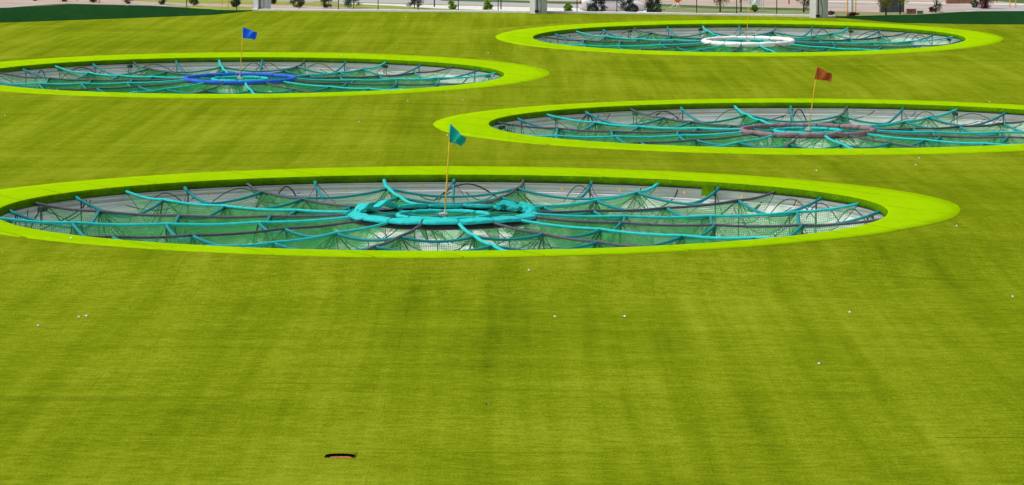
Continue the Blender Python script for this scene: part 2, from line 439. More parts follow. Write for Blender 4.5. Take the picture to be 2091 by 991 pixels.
strip('grass_verge', (([1320, 7], [1460, 13], [1560, 15.5], [1665, 17.5]), ([1320, 12], [1460, 18], [1560, 20.5], [1665, 22])), M['verge_dark'], .010)
strip('grass_verge', (([1320, 12], [1460, 18], [1560, 20.5], [1665, 22], [1860, 27]), ([1320, 40], [1460, 40], [1560, 40], [1665, 40], [1860, 40])), M['verge_olive'], .014)
strip('grass_verge', (([340, 11], [430, 13], [520, 14.5]), ([340, 30], [430, 30], [520, 30])), M['verge'], .014)
strip('road', (([1690, 2.6], [2091, 8]), ([1690, 4.2], [2091, 10.5])), M['pathm'], .006)
strip('road', (([1690, 8.6], [1950, 14], [2091, 12]), ([1690, 13], [1950, 19], [2091, 22])), M['road'], .006)
strip('grass_verge', (([2020, -4], [2091, -1]), ([2020, 1], [2091, 7])), M['verge_dark'], .010)

# ------------------------------------------------------------------ the net-covered target pits
def rim_point(p, th, inset=0):
    ax, ay, off = AX-inset, p['ay']-inset, p['off']
    c, s = math.cos(th), math.sin(th)
    A = (c/ax)**2+(s/ay)**2; B = -2*s*off/ay**2; C = (off/ay)**2-1
    r = (-B+math.sqrt(B*B-4*A*C))/(2*A)
    return r
DEPTH = -1.30
LIP = -.145
def make_pit(p, label, pad_mat, rnd):
    T = empty('golf_target', (p['X'], p['Y'], p['z']), (math.atan(p['t']), 0, 0))
    tag(T, label, 'golf target', 'round netted golf targets sunk in the turf')
    k = p['k']; lod = 1 if k in ('teal', 'mauve') else .6
    def rp(th, inset=0): return rim_point(p, th, inset)
    # collar: lime sheet around the hole
    N = 360
    rows = [[] for _ in range(7)]
    nz = [noise.noise(Vector((math.cos(a)*6, math.sin(a)*6, p['X']))) for a in [2*PI*i/N for i in range(N)]]
    for i in range(N):
        a = 2*PI*i/N; c, s = math.cos(a), math.sin(a)
        r0 = rp(a)
        e = 1.86 if k == 'teal' else 1.93
        ro = ROUT*(abs(c)**e+abs(s)**e)**(-1/e)*1.0+.05*nz[i]+.012*math.sin(i*1.7)
        r0 += .012*noise.noise(Vector((c*40, s*40, 2)))
        for q, f in enumerate((0, .04, .12, .4, .7, .985, 1.0)):
            r = r0+(ro-r0)*f
            z = .028 if q not in (0, 6) else (.016 if q == 0 else .004)
            if 2 <= q <= 4: z += .006*noise.noise(Vector((c*r*.8, s*r*2.5, 3)))
            rows[q].append((c*r, s*r, z))
    m = MB(); m.grid(rows, close=True); m.build('turf_collar', M['lime'], T)
    # lip: turf hanging over the edge
    rows = []
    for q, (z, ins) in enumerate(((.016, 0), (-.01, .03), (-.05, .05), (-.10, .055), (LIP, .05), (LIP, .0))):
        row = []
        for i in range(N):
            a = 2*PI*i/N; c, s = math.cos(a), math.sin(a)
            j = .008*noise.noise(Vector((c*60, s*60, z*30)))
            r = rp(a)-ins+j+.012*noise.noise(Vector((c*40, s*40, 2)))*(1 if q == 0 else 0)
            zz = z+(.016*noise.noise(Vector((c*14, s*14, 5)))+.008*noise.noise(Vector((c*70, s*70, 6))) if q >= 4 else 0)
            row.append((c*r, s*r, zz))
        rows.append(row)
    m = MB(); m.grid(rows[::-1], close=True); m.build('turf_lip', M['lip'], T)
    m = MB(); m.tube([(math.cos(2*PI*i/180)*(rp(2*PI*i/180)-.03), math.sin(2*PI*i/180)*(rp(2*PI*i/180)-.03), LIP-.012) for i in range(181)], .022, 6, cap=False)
    m.build('lip_contact_line', M['black'], T)  # black tube added to darken the contact line under the lip
    # ribbed wall and floor
    rows = []
    nz_ = 22
    for q in range(nz_):
        z = LIP+.01+(DEPTH-LIP-.01)*q/(nz_-1)
        out = -.12+.025*math.sin(q*1.9)+(.10 if z > -.42 else .0)*-1
        rows.append([(math.cos(2*PI*i/120)*rp(2*PI*i/120, out*-1*0+.0)*(1)+math.cos(2*PI*i/120)*(-out*.6+.03),
                      math.sin(2*PI*i/120)*rp(2*PI*i/120)+math.sin(2*PI*i/120)*(-out*.6+.03), z) for i in range(120)])
    m = MB(); m.grid(rows, close=True); m.build('pit_wall', M['liner'], T)
    m = MB()
    rows = [[(0, 0, DEPTH-.05)]*96]
    for f in (.2, .4, .6, .8, 1.03):
        rows.append([(math.cos(2*PI*i/96)*rp(2*PI*i/96)*f, math.sin(2*PI*i/96)*rp(2*PI*i/96)*f, DEPTH-.05+.05*f) for i in range(96)])
    m.grid(rows, close=True); m.build('pit_floor', M['floor'], T)
    # air/water pipe around the wall
    m = MB(); pts = []
    for i in range(121):
        a = 2*PI*i/120; r = rp(a)-.14
        pts.append((math.cos(a)*r, math.sin(a)*r, -.42+.02*math.sin(a*5)))
    m.tube(pts, .022, 6, cap=False); m.build('wall_pipe', M['mast'], T)

    A0 = R(p['a0'])
    ang = [A0+R(22.5)*i for i in range(16)]
    RZ = -.19     # ring height
    RO = 2.08
    jit = [(rnd.uniform(-.03, .03), rnd.uniform(-.03, .02)) for _ in range(16)]
    def sz(i, r):
        rk = rp(ang[i])-.03
        z = np.interp(r, [RO, 4.2, 6.4, 8.6 if rk > 9 else rk-.8, rk], [RZ-.02, -.30, -.31+jit[i][0], -.24+jit[i][1], -.10])
        return float(z)
    def sp(i, r, dz=0):
        i %= 16; return Vector((math.cos(ang[i])*r, math.sin(ang[i])*r, sz(i, r)+dz))
    def rim(i, f=0.0):   # point on the rim between straps
        a = ang[i % 16]+R(22.5)*f; r = rp(a)-.06
        return Vector((math.cos(a)*r, math.sin(a)*r, -.12))
    RR = dict(teal=[4.2, 6.4, 8.4], mauve=[4.2, 6.3, 8.1], blue=[4.3, 6.1, 7.7], white=[4.2, 6.2, 7.9])[k]
    RRk = [[r+rnd.uniform(-.12, .12) for r in RR] for _ in range(16)]
    for i in range(16):
        rk = rp(ang[i])-.03
        # radial strap: padded sleeve, bunched near the rim
        pts = [];  nn = 60
        zz = []
        for j in range(nn+1):
            r = RO+(rk-RO)*j/nn
            z = sum(sz(i, min(max(r+d, RO), rk)) for d in (-.2, -.1, 0, .1, .2))/5 if RO+.3 < r < rk-.3 else sz(i, r)
            kk = [RO]+RRk[i]+[rk]; dip = 0
            for ka, kb in zip(kk, kk[1:]):
                if ka <= r <= kb: dip = .035*math.sin(PI*(r-ka)/(kb-ka))
            z -= dip
            wv = .012*noise.noise(Vector((r*2, i, 0)))
            pts.append((math.cos(ang[i])*r-math.sin(ang[i])*wv, math.sin(ang[i])*r+math.cos(ang[i])*wv, z))
        m = MB()
        teal = i % 2 == 0
        rr_ = .047 if teal else .039
        m.tube(pts, lambda t, i=i: rr_*(1+.16*noise.noise(Vector((t*60, i*3, 1)))+(.22*abs(noise.noise(Vector((t*160, i, 4)))) if t > .78 else 0)), 8, sq=.7 if teal else .8)
        m.build('radial_strap', M['teal'] if teal else M['grey_strap'], T)
        # inner spoke from the pad ring to the inner ring
        m = MB(); a = ang[i]
        m.tube([(math.cos(a)*r, math.sin(a)*r, RZ-.03-.03*math.sin((r-1.05)*3)) for r in (1.05, 1.4, 1.75, RO)], .022, 6)
        m.build('inner_strap', M['teal_cord'], T)
    NP = 12
    for i in range(16):
        i2 = (i+1) % 16
        cords = []
        for q in range(3):
            A, B = sp(i, RRk[i][q]), sp(i2, RRk[i2][q])
            A.z -= .02; B.z -= .02
            sag = (.11, .15, .20)[q]*rnd.uniform(.85, 1.25)
            c = []
            for j in range(NP+1):
                u = j/NP; v = A.lerp(B, u); v.z -= sag*4*u*(1-u)
                c.append(v)
            cords.append(c)
            m = MB(); m.tube(c, lambda t: .036*(1+.25*(abs(2*t-1)**6)), 6)
            m.build('cross_strap', M['teal_cord'], T)
        # strap and post from the rim to the middle of the outer cross strap
        a_ = rim(i, .5); b_ = cords[2][NP//2]
        m = MB(); pts = []
        for j in range(9):
            u = j/8; v = a_.lerp(b_, u); v.z -= .10*4*u*(1-u); pts.append(v)
        m.tube(pts, lambda t: .038 if t > .08 else .05, 6); m.build('rim_strap', M['teal_cord'], T)
        m = MB(); q = a_*.985; m.tube([(q.x, q.y, -.14), (q.x, q.y, DEPTH)], .018, 6)
        m.build('net_post', M['post'], T)
        # rigging: guys of the post, fans of thin lines under each strap crossing
        def ln(m, a, b, sg=.05, r=.0085):
            a, b = Vector(a), Vector(b)
            m.tube([a.lerp(b, j/6)-Vector((0, 0, sg*4*(j/6)*(1-j/6))) for j in range(7)], r, 4, cap=False)
        m = MB()
        for sgn in (-1, 1):
            a2 = ang[i]+R(22.5)*(.5+sgn*.22); r2 = rp(a2)*.93
            ln(m, (q.x, q.y, -.15), (math.cos(a2)*r2, math.sin(a2)*r2, DEPTH+.3), .03)
        m.build('post_guy', M['line'], T)
        for qq in range(3):
            nd = sp(i, RRk[i][qq]); m = MB()
            for _ in range(5 if lod == 1 else 2):
                ln(m, nd, (nd.x+rnd.uniform(-1.1, 1.1), nd.y+rnd.uniform(-.9, .9), DEPTH+.05), rnd.uniform(-.10, .14))
            if rnd.random() < .35: ln(m, nd, (nd.x, nd.y, DEPTH), 0, .016)
            m.build('rigging_fan', M['line'], T)
            mid = cords[qq][NP//2]; m = MB()
            ln(m, mid, (mid.x+rnd.uniform(-.5, .5), mid.y+rnd.uniform(-.5, .5), DEPTH+.05), rnd.uniform(-.05, .1))
            m.build('drop_line', M['line'], T)
        # net panels between the cross straps: pockets sagging towards the floor
        ring_e = [Vector((math.cos(ang[i]+R(22.5)*j/NP)*RO, math.sin(ang[i]+R(22.5)*j/NP)*RO, RZ-.10)) for j in range(NP+1)]
        rim_e = []
        for j in range(NP+1):
            a_q = ang[i]+R(22.5)*j/NP; r_q = rp(a_q)-.07; rim_e.append(Vector((math.cos(a_q)*r_q, math.sin(a_q)*r_q, -.14)))
        bands = [(rim_e, cords[2], .45), (cords[2], cords[1], .80), (cords[1], cords[0], .72), (cords[0], ring_e, .60)]
        for (O_, I_, dep) in bands:
            m = MB(); uvs = []
            NV = 8; rows = []
            dep *= rnd.uniform(.6, 1.1); slack = rnd.uniform(.25, .62)
            for jv in range(NV+1):
                v = jv/NV; row = []
                for j in range(NP+1):
                    u = j/NP; q_ = O_[j].lerp(I_[j], v); q_.z -= slack*(1-v)**1.5*(1-abs(2*u-1)**2.2)
                    fld = .05*noise.noise(Vector((q_.x*3, q_.y*3, 9)))
                    s_ = dep*(math.sin(PI*u)**.8)*(math.sin(PI*v)**.8)
                    row.append(Vector((q_.x, q_.y, q_.z-.02-s_+fld*math.sin(PI*u)*math.sin(PI*v))))
                    uvs.append((u*(O_[0]-O_[-1]).length, v*(O_[0]-I_[0]).length))
                rows.append(row)
            m.grid(rows)
            m.build('net_panel', M['net_thin' if O_ is rim_e else rnd.choice(('net_thin', 'net_thin', 'net_thin', 'net_light') if lod == 1 else ('net_light', 'net_light', 'net', 'net_dense'))], T, uv=uvs)
        # curtains hanging from the cross straps, cut in tongues
        hems = []
        for qq, c in enumerate(cords):
            m = MB(); uvs = []
            rows = [[], [], [], []]
            dd = [.05+(.20, .30, .38)[qq]*math.sin(PI*j/NP)**.6*rnd.uniform(.9, 1.1) for j in range(NP+1)]
            L_ = (c[0]-c[-1]).length
            for jv in range(4):
                for j in range(NP+1):
                    v = c[j]; f = jv/3; inw = .10*f
                    rr2 = math.hypot(v.x, v.y)
                    rows[jv].append(Vector((v.x*(1-inw/rr2*2), v.y*(1-inw/rr2*2), max(v.z-.02-dd[j]*f, DEPTH+.02))))
                    uvs.append((j/NP*L_, dd[j]*f))
            m.grid(rows); hems.append(rows[3])
            m.build('net_curtain', M[rnd.choice(('net_light', 'net', 'net'))], T, uv=uvs)
        for e_ in hems[:3]:
            m = MB(); m.tube(e_, .010, 4, cap=False); m.build('curtain_hem', M['line'], T)
        # nets hung like tents under each strap crossing, edges tied down to the floor
        for qq in range(3):
            nd = sp(i, RRk[i][qq]); tn = Vector((-math.sin(ang[i]), math.cos(ang[i]), 0)); rd = Vector((math.cos(ang[i]), math.sin(ang[i]), 0))
            sp_ = 2*RR[qq]*math.sin(R(11.25))*.5*rnd.uniform(.72, 1.0)
            bl = nd-tn*sp_-rd*rnd.uniform(-.2, .8); br_ = nd+tn*sp_*rnd.uniform(.8, 1.1)-rd*rnd.uniform(-.2, .8)
            bl.z = br_.z = DEPTH+.12
            m = MB(); uvs = []; rows = []; NT = 8; e1, e2 = [], []
            for jv in range(NT+1):
                v = (jv/NT); pl = nd.lerp(bl, v); pr = nd.lerp(br_, v)
                hang = .10*math.sin(PI*v); pl = pl-tn*hang*-.6; pr = pr+tn*hang*-.6; pl.z -= hang; pr.z -= hang
                row = []
                for j in range(9):
                    u = j/8; q_ = pl.lerp(pr, u); q_ += rd*(.10*v*math.sin(u*11+qq+i))
                    row.append(q_); uvs.append((u*2*sp_*v, v*1.2))
                rows.append(row); e1.append(row[0]); e2.append(row[-1])
            m.grid(rows); m.build('net_tent', M[rnd.choice(('net_light', 'net', 'net', 'net_dense'))], T, uv=uvs)
            for e_ in (e1, e2):
                m = MB(); m.tube(e_, .013, 4, cap=False); m.build('tent_hem', M['line'], T)
        # net falling away under the radial strap near the rim
        m = MB(); uvs = []
        rk = rp(ang[i])-.05
        rs = np.linspace(3.0, rk, 26)
        rows = [[], [], [], []]; edge = []
        side = .45*(1 if rnd.random() < .5 else -1)
        for jv in range(4):
            f = jv/3
            for r in rs:
                d_ = .95*min(1, (rk-r)/1.5)**.8*(.75+.25*math.sin(r*2.9+i))
                t = Vector((-math.sin(ang[i]), math.cos(ang[i]), 0))*side*f*d_
                v = sp(i, float(r))+t; v.z -= .03+d_*f
                rows[jv].append(v); uvs.append((float(r), d_*f))
                if jv == 3: edge.append(v)
        m.grid(rows); o = m.build('spoke_net', M['net'], T, uv=uvs)
        m = MB(); m.tube(edge, .010, 4, cap=False); m.build('net_hem', M['line'], T)
        # anchor box under every second strap end
        if rnd.random() < .6:
            m = MB(); a = ang[i]+R(rnd.uniform(-2.5, 2.5)); r = rp(a)-.22
            c_, s_ = math.cos(a), math.sin(a)
            m.box((c_*r, s_*r, -.25), (.12, .12+.12*rnd.random(), .11), a)
            m.box((c_*(r-.1), s_*(r-.1)-.05, -.22), (.1, .12, .1), a)
            for dxx in (-.07*rnd.random(), .05):
                m.tube([(c_*r-s_*dxx, s_*r+c_*dxx, -.2), (c_*r-s_*dxx*1.2, s_*r+c_*dxx*1.2, -.62-.2*abs(dxx))], .014, 5)
            m.build('anchor_box', M['box'], T, smooth=False)
        # hoses looping down the wall
        for _ in range(rnd.choice((2, 3, 3, 4)) if lod == 1 else 2):
            a = ang[i]+R(rnd.uniform(2, 20)); span = R(rnd.uniform(3, 14)); m = MB()
            kind = rnd.random(); pts = []
            for j in range(15):
                u = j/14; aa = a+span*u; r = rp(aa)-.10-.06*math.sin(PI*u)
                if kind < .45: z = -.62+.42*math.sin(PI*u)
                elif kind < .75: z = -.22-.55*u**.5
                else: z = -.38-.22*math.sin(PI*u)-.05*u
                if kind < .45: r -= .25*u
                pts.append((math.cos(aa)*r, math.sin(aa)*r, z))
            m.tube(pts, .013 if rnd.random() < .6 else .02, 5); m.build('hose', M['hose'], T)
        # yellow marker tags on the liner
        for f in (.3, .75):
            m = MB(); a = ang[i]+R(22.5)*(f+rnd.uniform(-.08, .08)); r = rp(a)-.04
            m.box((math.cos(a)*r, math.sin(a)*r, -.30+rnd.uniform(-.03, .03)), (.02, .05, .07), a)
            m.build('marker_tag', M['tag'], T, smooth=False)
        # equipment on the floor
        if i % 2 == 1:
            a = ang[i]+R(rnd.uniform(4, 18)); r = rnd.uniform(3.4, 7.2)
            m = MB(); h = rnd.uniform(.35, .7); prof = [(0, h), (.10, h)]
            prof = [(0.001, h), (.13, h), (.14, h-.03), (.14, .0)]
            m.lathe(prof, 14, (math.cos(a)*r, math.sin(a)*r, DEPTH)); m.build('collector_tube', M['pvc'], T)
        else:
            a = ang[i]+R(rnd.uniform(4, 18)); r = rnd.uniform(3.0, 8.2)
            m = MB(); m.lathe([(.001, .26), (.14, .24), (.24, .14), (.27, 0)], 14, (math.cos(a)*r, math.sin(a)*r, DEPTH)); m.build('drain_dome', M['box'], T)
            m = MB(); a += .25; m.box((math.cos(a)*r*.8, math.sin(a)*r*.8, DEPTH+.2), (.9, .35, .40), a+.4); m.build('sump_box', M['pvc'], T, smooth=False)

    # padded ring
    Rg = empty('pad_ring', (0, 0, 0)); Rg.parent = T
    messy = k == 'teal'
    for i in range(16):
        m = MB(); n_, nr = (8, 9) if k == 'teal' else (30, 14); P = []
        a1 = ang[i]+R(.5); a2 = ang[i]+R(22.0)
        amid = math.degrees((a1+a2)/2) % 360
        for j in range(n_+1):
            u = j/n_; a = a1+(a2-a1)*u
            bul = .86+.14*math.sin(PI*u)**.6
            if messy:
                hw, hh = .16*(1+.25*noise.noise(Vector((i*3.1, u*1.5, 0))))*(.62+.38*math.sin(PI*u)**.5), .036+.010*math.sin(PI*u)
                lift = .03*noise.noise(Vector((i*1.7, u*1.2, 3)))+.02
                rise = 0
                if 12 < amid < 60 or 120 < amid < 168: rise = .15*max(0, 1-abs(u-.45)*2.4)*(1+.5*noise.noise(Vector((i*7, 0, 2))))
            else:
                wid = dict(mauve=.080, blue=.082, white=.115)[k]
                hw, hh = wid*bul*1.05, wid*bul; lift = .02*noise.noise(Vector((i*1.7, u*2, 3))); rise = 0
                if k == 'mauve': lift += .03*noise.noise(Vector((i*2.7, u*3, 7)))
            row = []
            for q in range(nr):
                b_ = 2*PI*q/nr
                wr = 1+(.07 if k == 'teal' else .10 if k in ('teal', 'mauve') else .07)*(noise.noise(Vector((u*9+i*5, math.cos(b_)*1.5, math.sin(b_)*1.5+u*3)))+.5*abs(noise.noise(Vector((u*26+i*5+math.cos(b_)*3, 1, math.sin(b_)*1.5)))))
                cb, sb_ = math.cos(b_), math.sin(b_)
                if messy: cb, sb_ = math.copysign(abs(cb)**.5, cb), math.copysign(abs(sb_)**.5, sb_)
                rr2 = RO*(math.cos((a2-a1)/2)/math.cos(a-(a1+a2)/2) if messy else 1)+cb*hw*wr
                zz2 = RZ+lift+rise*(1 if sb_ > 0 else .75)+sb_*hh*wr-(.030*cb if messy else 0)
                row.append((math.cos(a)*rr2, math.sin(a)*rr2, zz2))
            P.append(row)
        m.grid(P, close=True)
        # end caps
        m.f.append(tuple(range(nr-1, -1, -1))); m.mi.append(0)
        m.f.append(tuple(n_*nr+q for q in range(nr))); m.mi.append(0)
        m.build('ring_pad', pad_mat, Rg, smooth=not messy)
    # black tube the pads are lashed on
    m = MB(); pts = [(math.cos(2*PI*j/64)*(RO-.0), math.sin(2*PI*j/64)*(RO-.0), RZ-(.10 if messy else .055)) for j in range(65)]
    m.tube(pts, .070 if messy else .045, 8, cap=False); m.build('ring_tube', M['black'], Rg)
    if messy:
        # loose cover ends folded over at both sides of the ring
        for a_, n_ in ((R(2), 7), (R(178), 5), (R(52), 3)):
            m = MB()
            for q in range(n_):
                c_ = Vector((math.cos(a_+rnd.uniform(-.07, .07))*(RO+rnd.uniform(-.25, .12)), math.sin(a_+rnd.uniform(-.1, .1))*(RO+rnd.uniform(-.2, .2)), RZ+rnd.uniform(.0, .09)))
                d1 = Vector((rnd.uniform(-1, 1), rnd.uniform(-1, 1), rnd.uniform(-.3, .3))).normalized()*rnd.uniform(.14, .24)
                d2 = Vector((rnd.uniform(-1, 1), rnd.uniform(-1, 1), rnd.uniform(.2, 1))).normalized()*rnd.uniform(.07, .12)
                G = [[c_+d1*(s-.5)+d2*(t-.5)+Vector((0, 0, .03*math.sin(s*7+t*4+q))) for s in (0, .2, .4, .6, .8, 1)] for t in (0, .33, .66, 1)]
                m.grid(G); G2 = [[v-Vector((0, 0, .012)) for v in row] for row in G]; m.grid([r_[::-1] for r_ in G2])
            m.build('loose_cover', M['teal'], Rg)
    # inner ring
    for i in range(8):
        m = MB(); P = []; a1 = i*PI/4+R(1); a2 = (i+1)*PI/4-R(1)
        pts = [(math.cos(a1+(a2-a1)*j/10)*1.05, math.sin(a1+(a2-a1)*j/10)*1.05, RZ-.02) for j in range(11)]
        m.tube(pts, lambda t, i=i: .058*(.8+.2*math.sin(PI*t)**.5)*(1+.1*noise.noise(Vector((t*8, i, 3)))), 8)
        m.build('inner_ring_pad', M['teal'], T)
    # centre net: shallow funnel to the cup
    m = MB(); rows = []; uvs = []
    for r, z in ((RO, RZ-.06), (1.6, RZ-.13), (1.05, RZ-.05), (.7, RZ-.12), (.35, RZ-.12), (.10, RZ-.08)):
        rows.append([(math.cos(2*PI*j/48)*r, math.sin(2*PI*j/48)*r, z) for j in range(48)])
        uvs += [(2*PI*j/48*r, r) for j in range(48)]
    m.grid(rows, close=True); m.build('centre_net', M['net_dense'], T, uv=uvs)
    for i in range(8):
        a = A0+i*PI/4; m = MB()
        m.tube([(math.cos(a)*r, math.sin(a)*r, RZ-.03-.04*math.sin(r*3)) for r in (.10, .4, .7, 1.03)], .018, 5); m.build('centre_strap', M['teal_cord'], T)
    m = MB(); m.lathe([(.03, .0), (.06, -.0), (.105, .045), (.115, .05), (.105, .055), (.06, .02), (.02, .015)], 20, (0, 0, RZ-.02))
    m.build('flag_cup', M['pan'], T)
    return T

LB = {
 'teal': 'nearest netted target pit with teal padded centre ring and loose ring covers',
 'mauve': 'netted target pit with faded mauve padded centre ring, cut by the right edge',
 'blue': 'netted target pit with bright blue padded centre ring on the left',
 'white': 'farthest netted target pit with white padded centre ring',
}
PADS = {'teal': M['teal'], 'mauve': M['mauve'], 'blue': M['blue'], 'white': M['white_vinyl']}
T_ = {}
for q, p in enumerate(PITS):
    T_[p['k']] = make_pit(p, LB[p['k']], PADS[p['k']], random.Random(11+q))
# turf flap hanging from the lip of the nearest pit
def flap():
    p = PITS[0]; a1, a2 = R(47.6), R(45.2)
    P = []
    for f in np.linspace(0, 1, 7):
        row = []
        for u in np.linspace(0, 1, 9):
            a = a1+(a2-a1)*u; r = rim_point(p, a)-.07-.02*f
            row.append((math.cos(a)*r, math.sin(a)*r, -.10-.25*f*(1-.12*abs(math.sin(u*9)))))
        P.append(row)
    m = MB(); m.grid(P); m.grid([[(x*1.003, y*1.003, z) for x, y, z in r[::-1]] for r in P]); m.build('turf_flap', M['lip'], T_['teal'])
flap()

# ------------------------------------------------------------------ flags
def flag(k, base, top, A, B, C, D, fm, label, fold):
    p = [q for q in PITS if q['k'] == k][0]; Yc = p['Y']
    pb = Vector((p['X'], p['Y'], p['z']-.19+.0)); 
    pt = WY(*top, Yc); bb = WY(*base, Yc)
    pb = Vector((bb.x, Yc, p['z']-.20))
    T = empty('flag', pb); tag(T, label, 'flag', 'golf flags standing in the target rings')
    loc = lambda v: v-pb
    m = MB(); m.tube([loc(pb), loc(pb.lerp(pt, .33)), loc(pb.lerp(pt, .66)), loc(pt)], lambda t: .018-.005*t, 8)
    m.build('pole', M['yellow'], T)
    m = MB(); m.lathe([(.0, .0), (.03, .0), (.034, .03), (.022, .08), (.012, .14)], 10); m.build('pole_socket', M['pan'], T)
    a, b, c, d = [loc(WY(*q, Yc)) for q in (A, B, C, D)]
    n = 20; F_, G_ = [], []
    for j in range(n+1):
        v = j/n; rf, rg = [], []
        for i in range(n+1):
            u = i/n
            q = a.lerp(b, u).lerp(d.lerp(c, u), v)
            q.y += (.05*math.sin(u*fold+v*2.5)+.02*math.sin(u*15+v*5))*u
            q.z += .018*math.sin(u*8+v*3)*u
            q.x += .012*math.sin(v*9+u*4)*u
            rf.append(q); rg.append(q+Vector((0, .006, 0)))
        F_.append(rf); G_.append(rg[::-1])
    m = MB(); m.grid(F_[::-1]); m.grid(G_[::-1])
    n1 = n+1
    m.build('flag_cloth', fm, T)
    m = MB(); m.tube([a+Vector((0, 0, .005)), d], .020, 8); m.build('flag_sleeve', fm, T)
    return T
flag('teal', (908, 437), (920, 254), (920, 254), (954, 285), (942, 298), (918.5, 290), M['flag_teal'], 'drooping dark teal flag on yellow pole in the nearest target', 7)
flag('blue', (489, 163), (497, 56), (497, 56), (526, 67), (521, 81), (496, 78), M['flag_blue'], 'bright blue flag on yellow pole in the blue ringed target', 6)
flag('mauve', (1651, 268), (1669, 137), (1669, 137), (1700, 152), (1698, 167), (1664.5, 162), M['flag_brown'], 'rust brown flag on yellow pole in the mauve ringed target', 8)
flag('white', (1524, 80), (1531, -11), (1531, -11), (1554, -2), (1551, 13), (1530, 8), M['flag_white'], 'white flag on yellow pole in the farthest target', 6)

# ------------------------------------------------------------------ golf balls and scraps
def ball_mesh():
    bm = bmesh.new(); bmesh.ops.create_icosphere(bm, subdivisions=3, radius=.02135)
    for v in bm.verts: v.co *= 1-.012*max(0, noise.noise(v.co*260))
    me = bpy.data.meshes.new('golf_ball'); bm.to_mesh(me); bm.free(); me.materials.append(M['ball'])
    me.polygons.foreach_set('use_smooth', [True]*len(me.polygons)); return me
BM = ball_mesh()
balls = [
 (10, 237, 'white golf ball at the left edge between the blue and teal ringed targets'),
 (145, 491, 'white golf ball lying on the lime collar in front of the nearest target'),
 (78, 667, 'white golf ball on foreground turf at the far left'),
 (997, 109, 'white golf ball on turf between the blue ringed and the white ringed targets'),
 (697, 116, 'white golf ball at the back edge of the lime collar of the blue ringed target'),
 (944.5, 205, 'white golf ball just right of centre in front of the blue ringed target'),
 (832.6, 207, 'white golf ball in front of the lime collar of the blue ringed target'),
 (733, 250, 'white golf ball on turf between blue ringed target and teal flag'),
 (914, 277.5, 'white golf ball just left of the teal flag by the lime collar tip'),
 (1080, 553, 'white golf ball in front of the nearest target, right of its flag'),
 (2068, 608, 'white golf ball on foreground turf at the right edge'),
 (1876.5, 324, 'white golf ball close in front of the mauve ringed target, upper of two'),
 (1870, 338, 'white golf ball on turf below the mauve ringed target, lower of two'),
 (1953.6, 463, 'white golf ball beside the right tip of the nearest lime collar'),
 (1672.5, 745, 'white golf ball alone in the right foreground turf'),
 (1133, 647, 'white golf ball on foreground turf right of centre, left of a thin white scrap'),
 (1735, 638, 'tiny white golf ball in the right foreground, left of the ball at the edge'),
 (259.5, 12, 'white golf ball near the top of the left dark berm'),
 (829, 35, 'white golf ball on turf near the far kerb'),
 (2020.5, 209, 'white golf ball at the back of the lime collar of the mauve ringed target'),
]
for q, (px, py, lb) in enumerate(balls):
    sc = 1.0
    if q == 17: pos = WY(px, py, 195.5)
    else:
        pos = W(px, py); p_lift = .0
        for p in PITS:
            d = math.hypot(pos.x-p['X'], pos.y-p['Y'])
            if d < ROUT+.05: p_lift = .03
        pos.z += .0185+p_lift
    if q in (15, 16): pos.z -= .017      # sunk in the pile
    o = bpy.data.objects.new('golf_ball', BM); COL.objects.link(o); o.location = pos; o.rotation_euler = (q, q*2, q*3)
    tag(o, lb, 'golf ball', 'golf balls lying on the turf')
for q, (px, py, wd, lb) in enumerate((
    (160, 648, .045, 'small pale scrap of paper left of a larger scrap in left foreground'),
    (174, 646, .065, 'folded white paper scrap in the left foreground turf'),
    (1273, 647, .075, 'thin flat white scrap lying right of centre in the foreground'),
    (1665, 349, .09, 'thin white sliver on the turf behind the nearest target'),
    (995, 827, .07, 'tiny orange brown leaf scrap on centre foreground turf'))):
    pos = W(px, py); m = MB(); P = []
    for j in range(4):
        P.append([(wd*(i/5-.5), .03*(j/3-.5), .008+.012*math.sin(i*1.3+j)+.006) for i in range(6)])
    m.grid(P); m.grid([[(x, y, z-.004) for x, y, z in r[::-1]] for r in P])
    o = m.build('litter_scrap', M['scrap'] if q < 4 else M['orange']); o.location = pos
    tag(o, lb, 'litter', 'scraps of litter on the turf')

# slot cut in the foreground turf with an orange edge
pos = W(694, 934)
T = empty('turf_slot', pos); tag(T, 'dark slot cut in the foreground turf with orange clay edge showing', 'turf slot')
def sl(i, n): return max(0.0, math.sin(PI*i/n))**.22
P = []
for y, z in ((-.05, .006), (.06, .008), (.065, .044)):
    P.append([(-.21+.42*i/20, y+.006*math.sin(i*2.1), .005+(z-.005)*sl(i, 20)) for i in range(21)])
m = MB(); m.grid(P); m.build('slot_dark_sheet', M['slot'], T)  # black sheet painted as the dark inside of the slot, no real hole
m = MB(); P = []
for (y, z) in ((-.085, .002), (-.078, .014), (-.050, .020), (-.046, .008)):
    P.append([(-.135+.30*i/14, y-.012*math.sin(PI*i/14), .003+z*sl(i, 14)+.002*math.sin(i*1.9)) for i in range(15)])
m.grid(P); m.build('clay_edge', M['orange'], T)
m = MB(); P = []
for (y, z, w_) in ((.045, .040, .21), (.055, .050, .22), (.10, .050, .22), (.22, .030, .22), (.45, .0, .22)):
    P.append([(-w_+2*w_*i/20, y, .004+z*sl(i, 20)**(1 if y < .2 else 2)+.002*math.sin(i*2.3)) for i in range(21)])
m.grid(P); m.build('turf_edge', M['turf'], T)

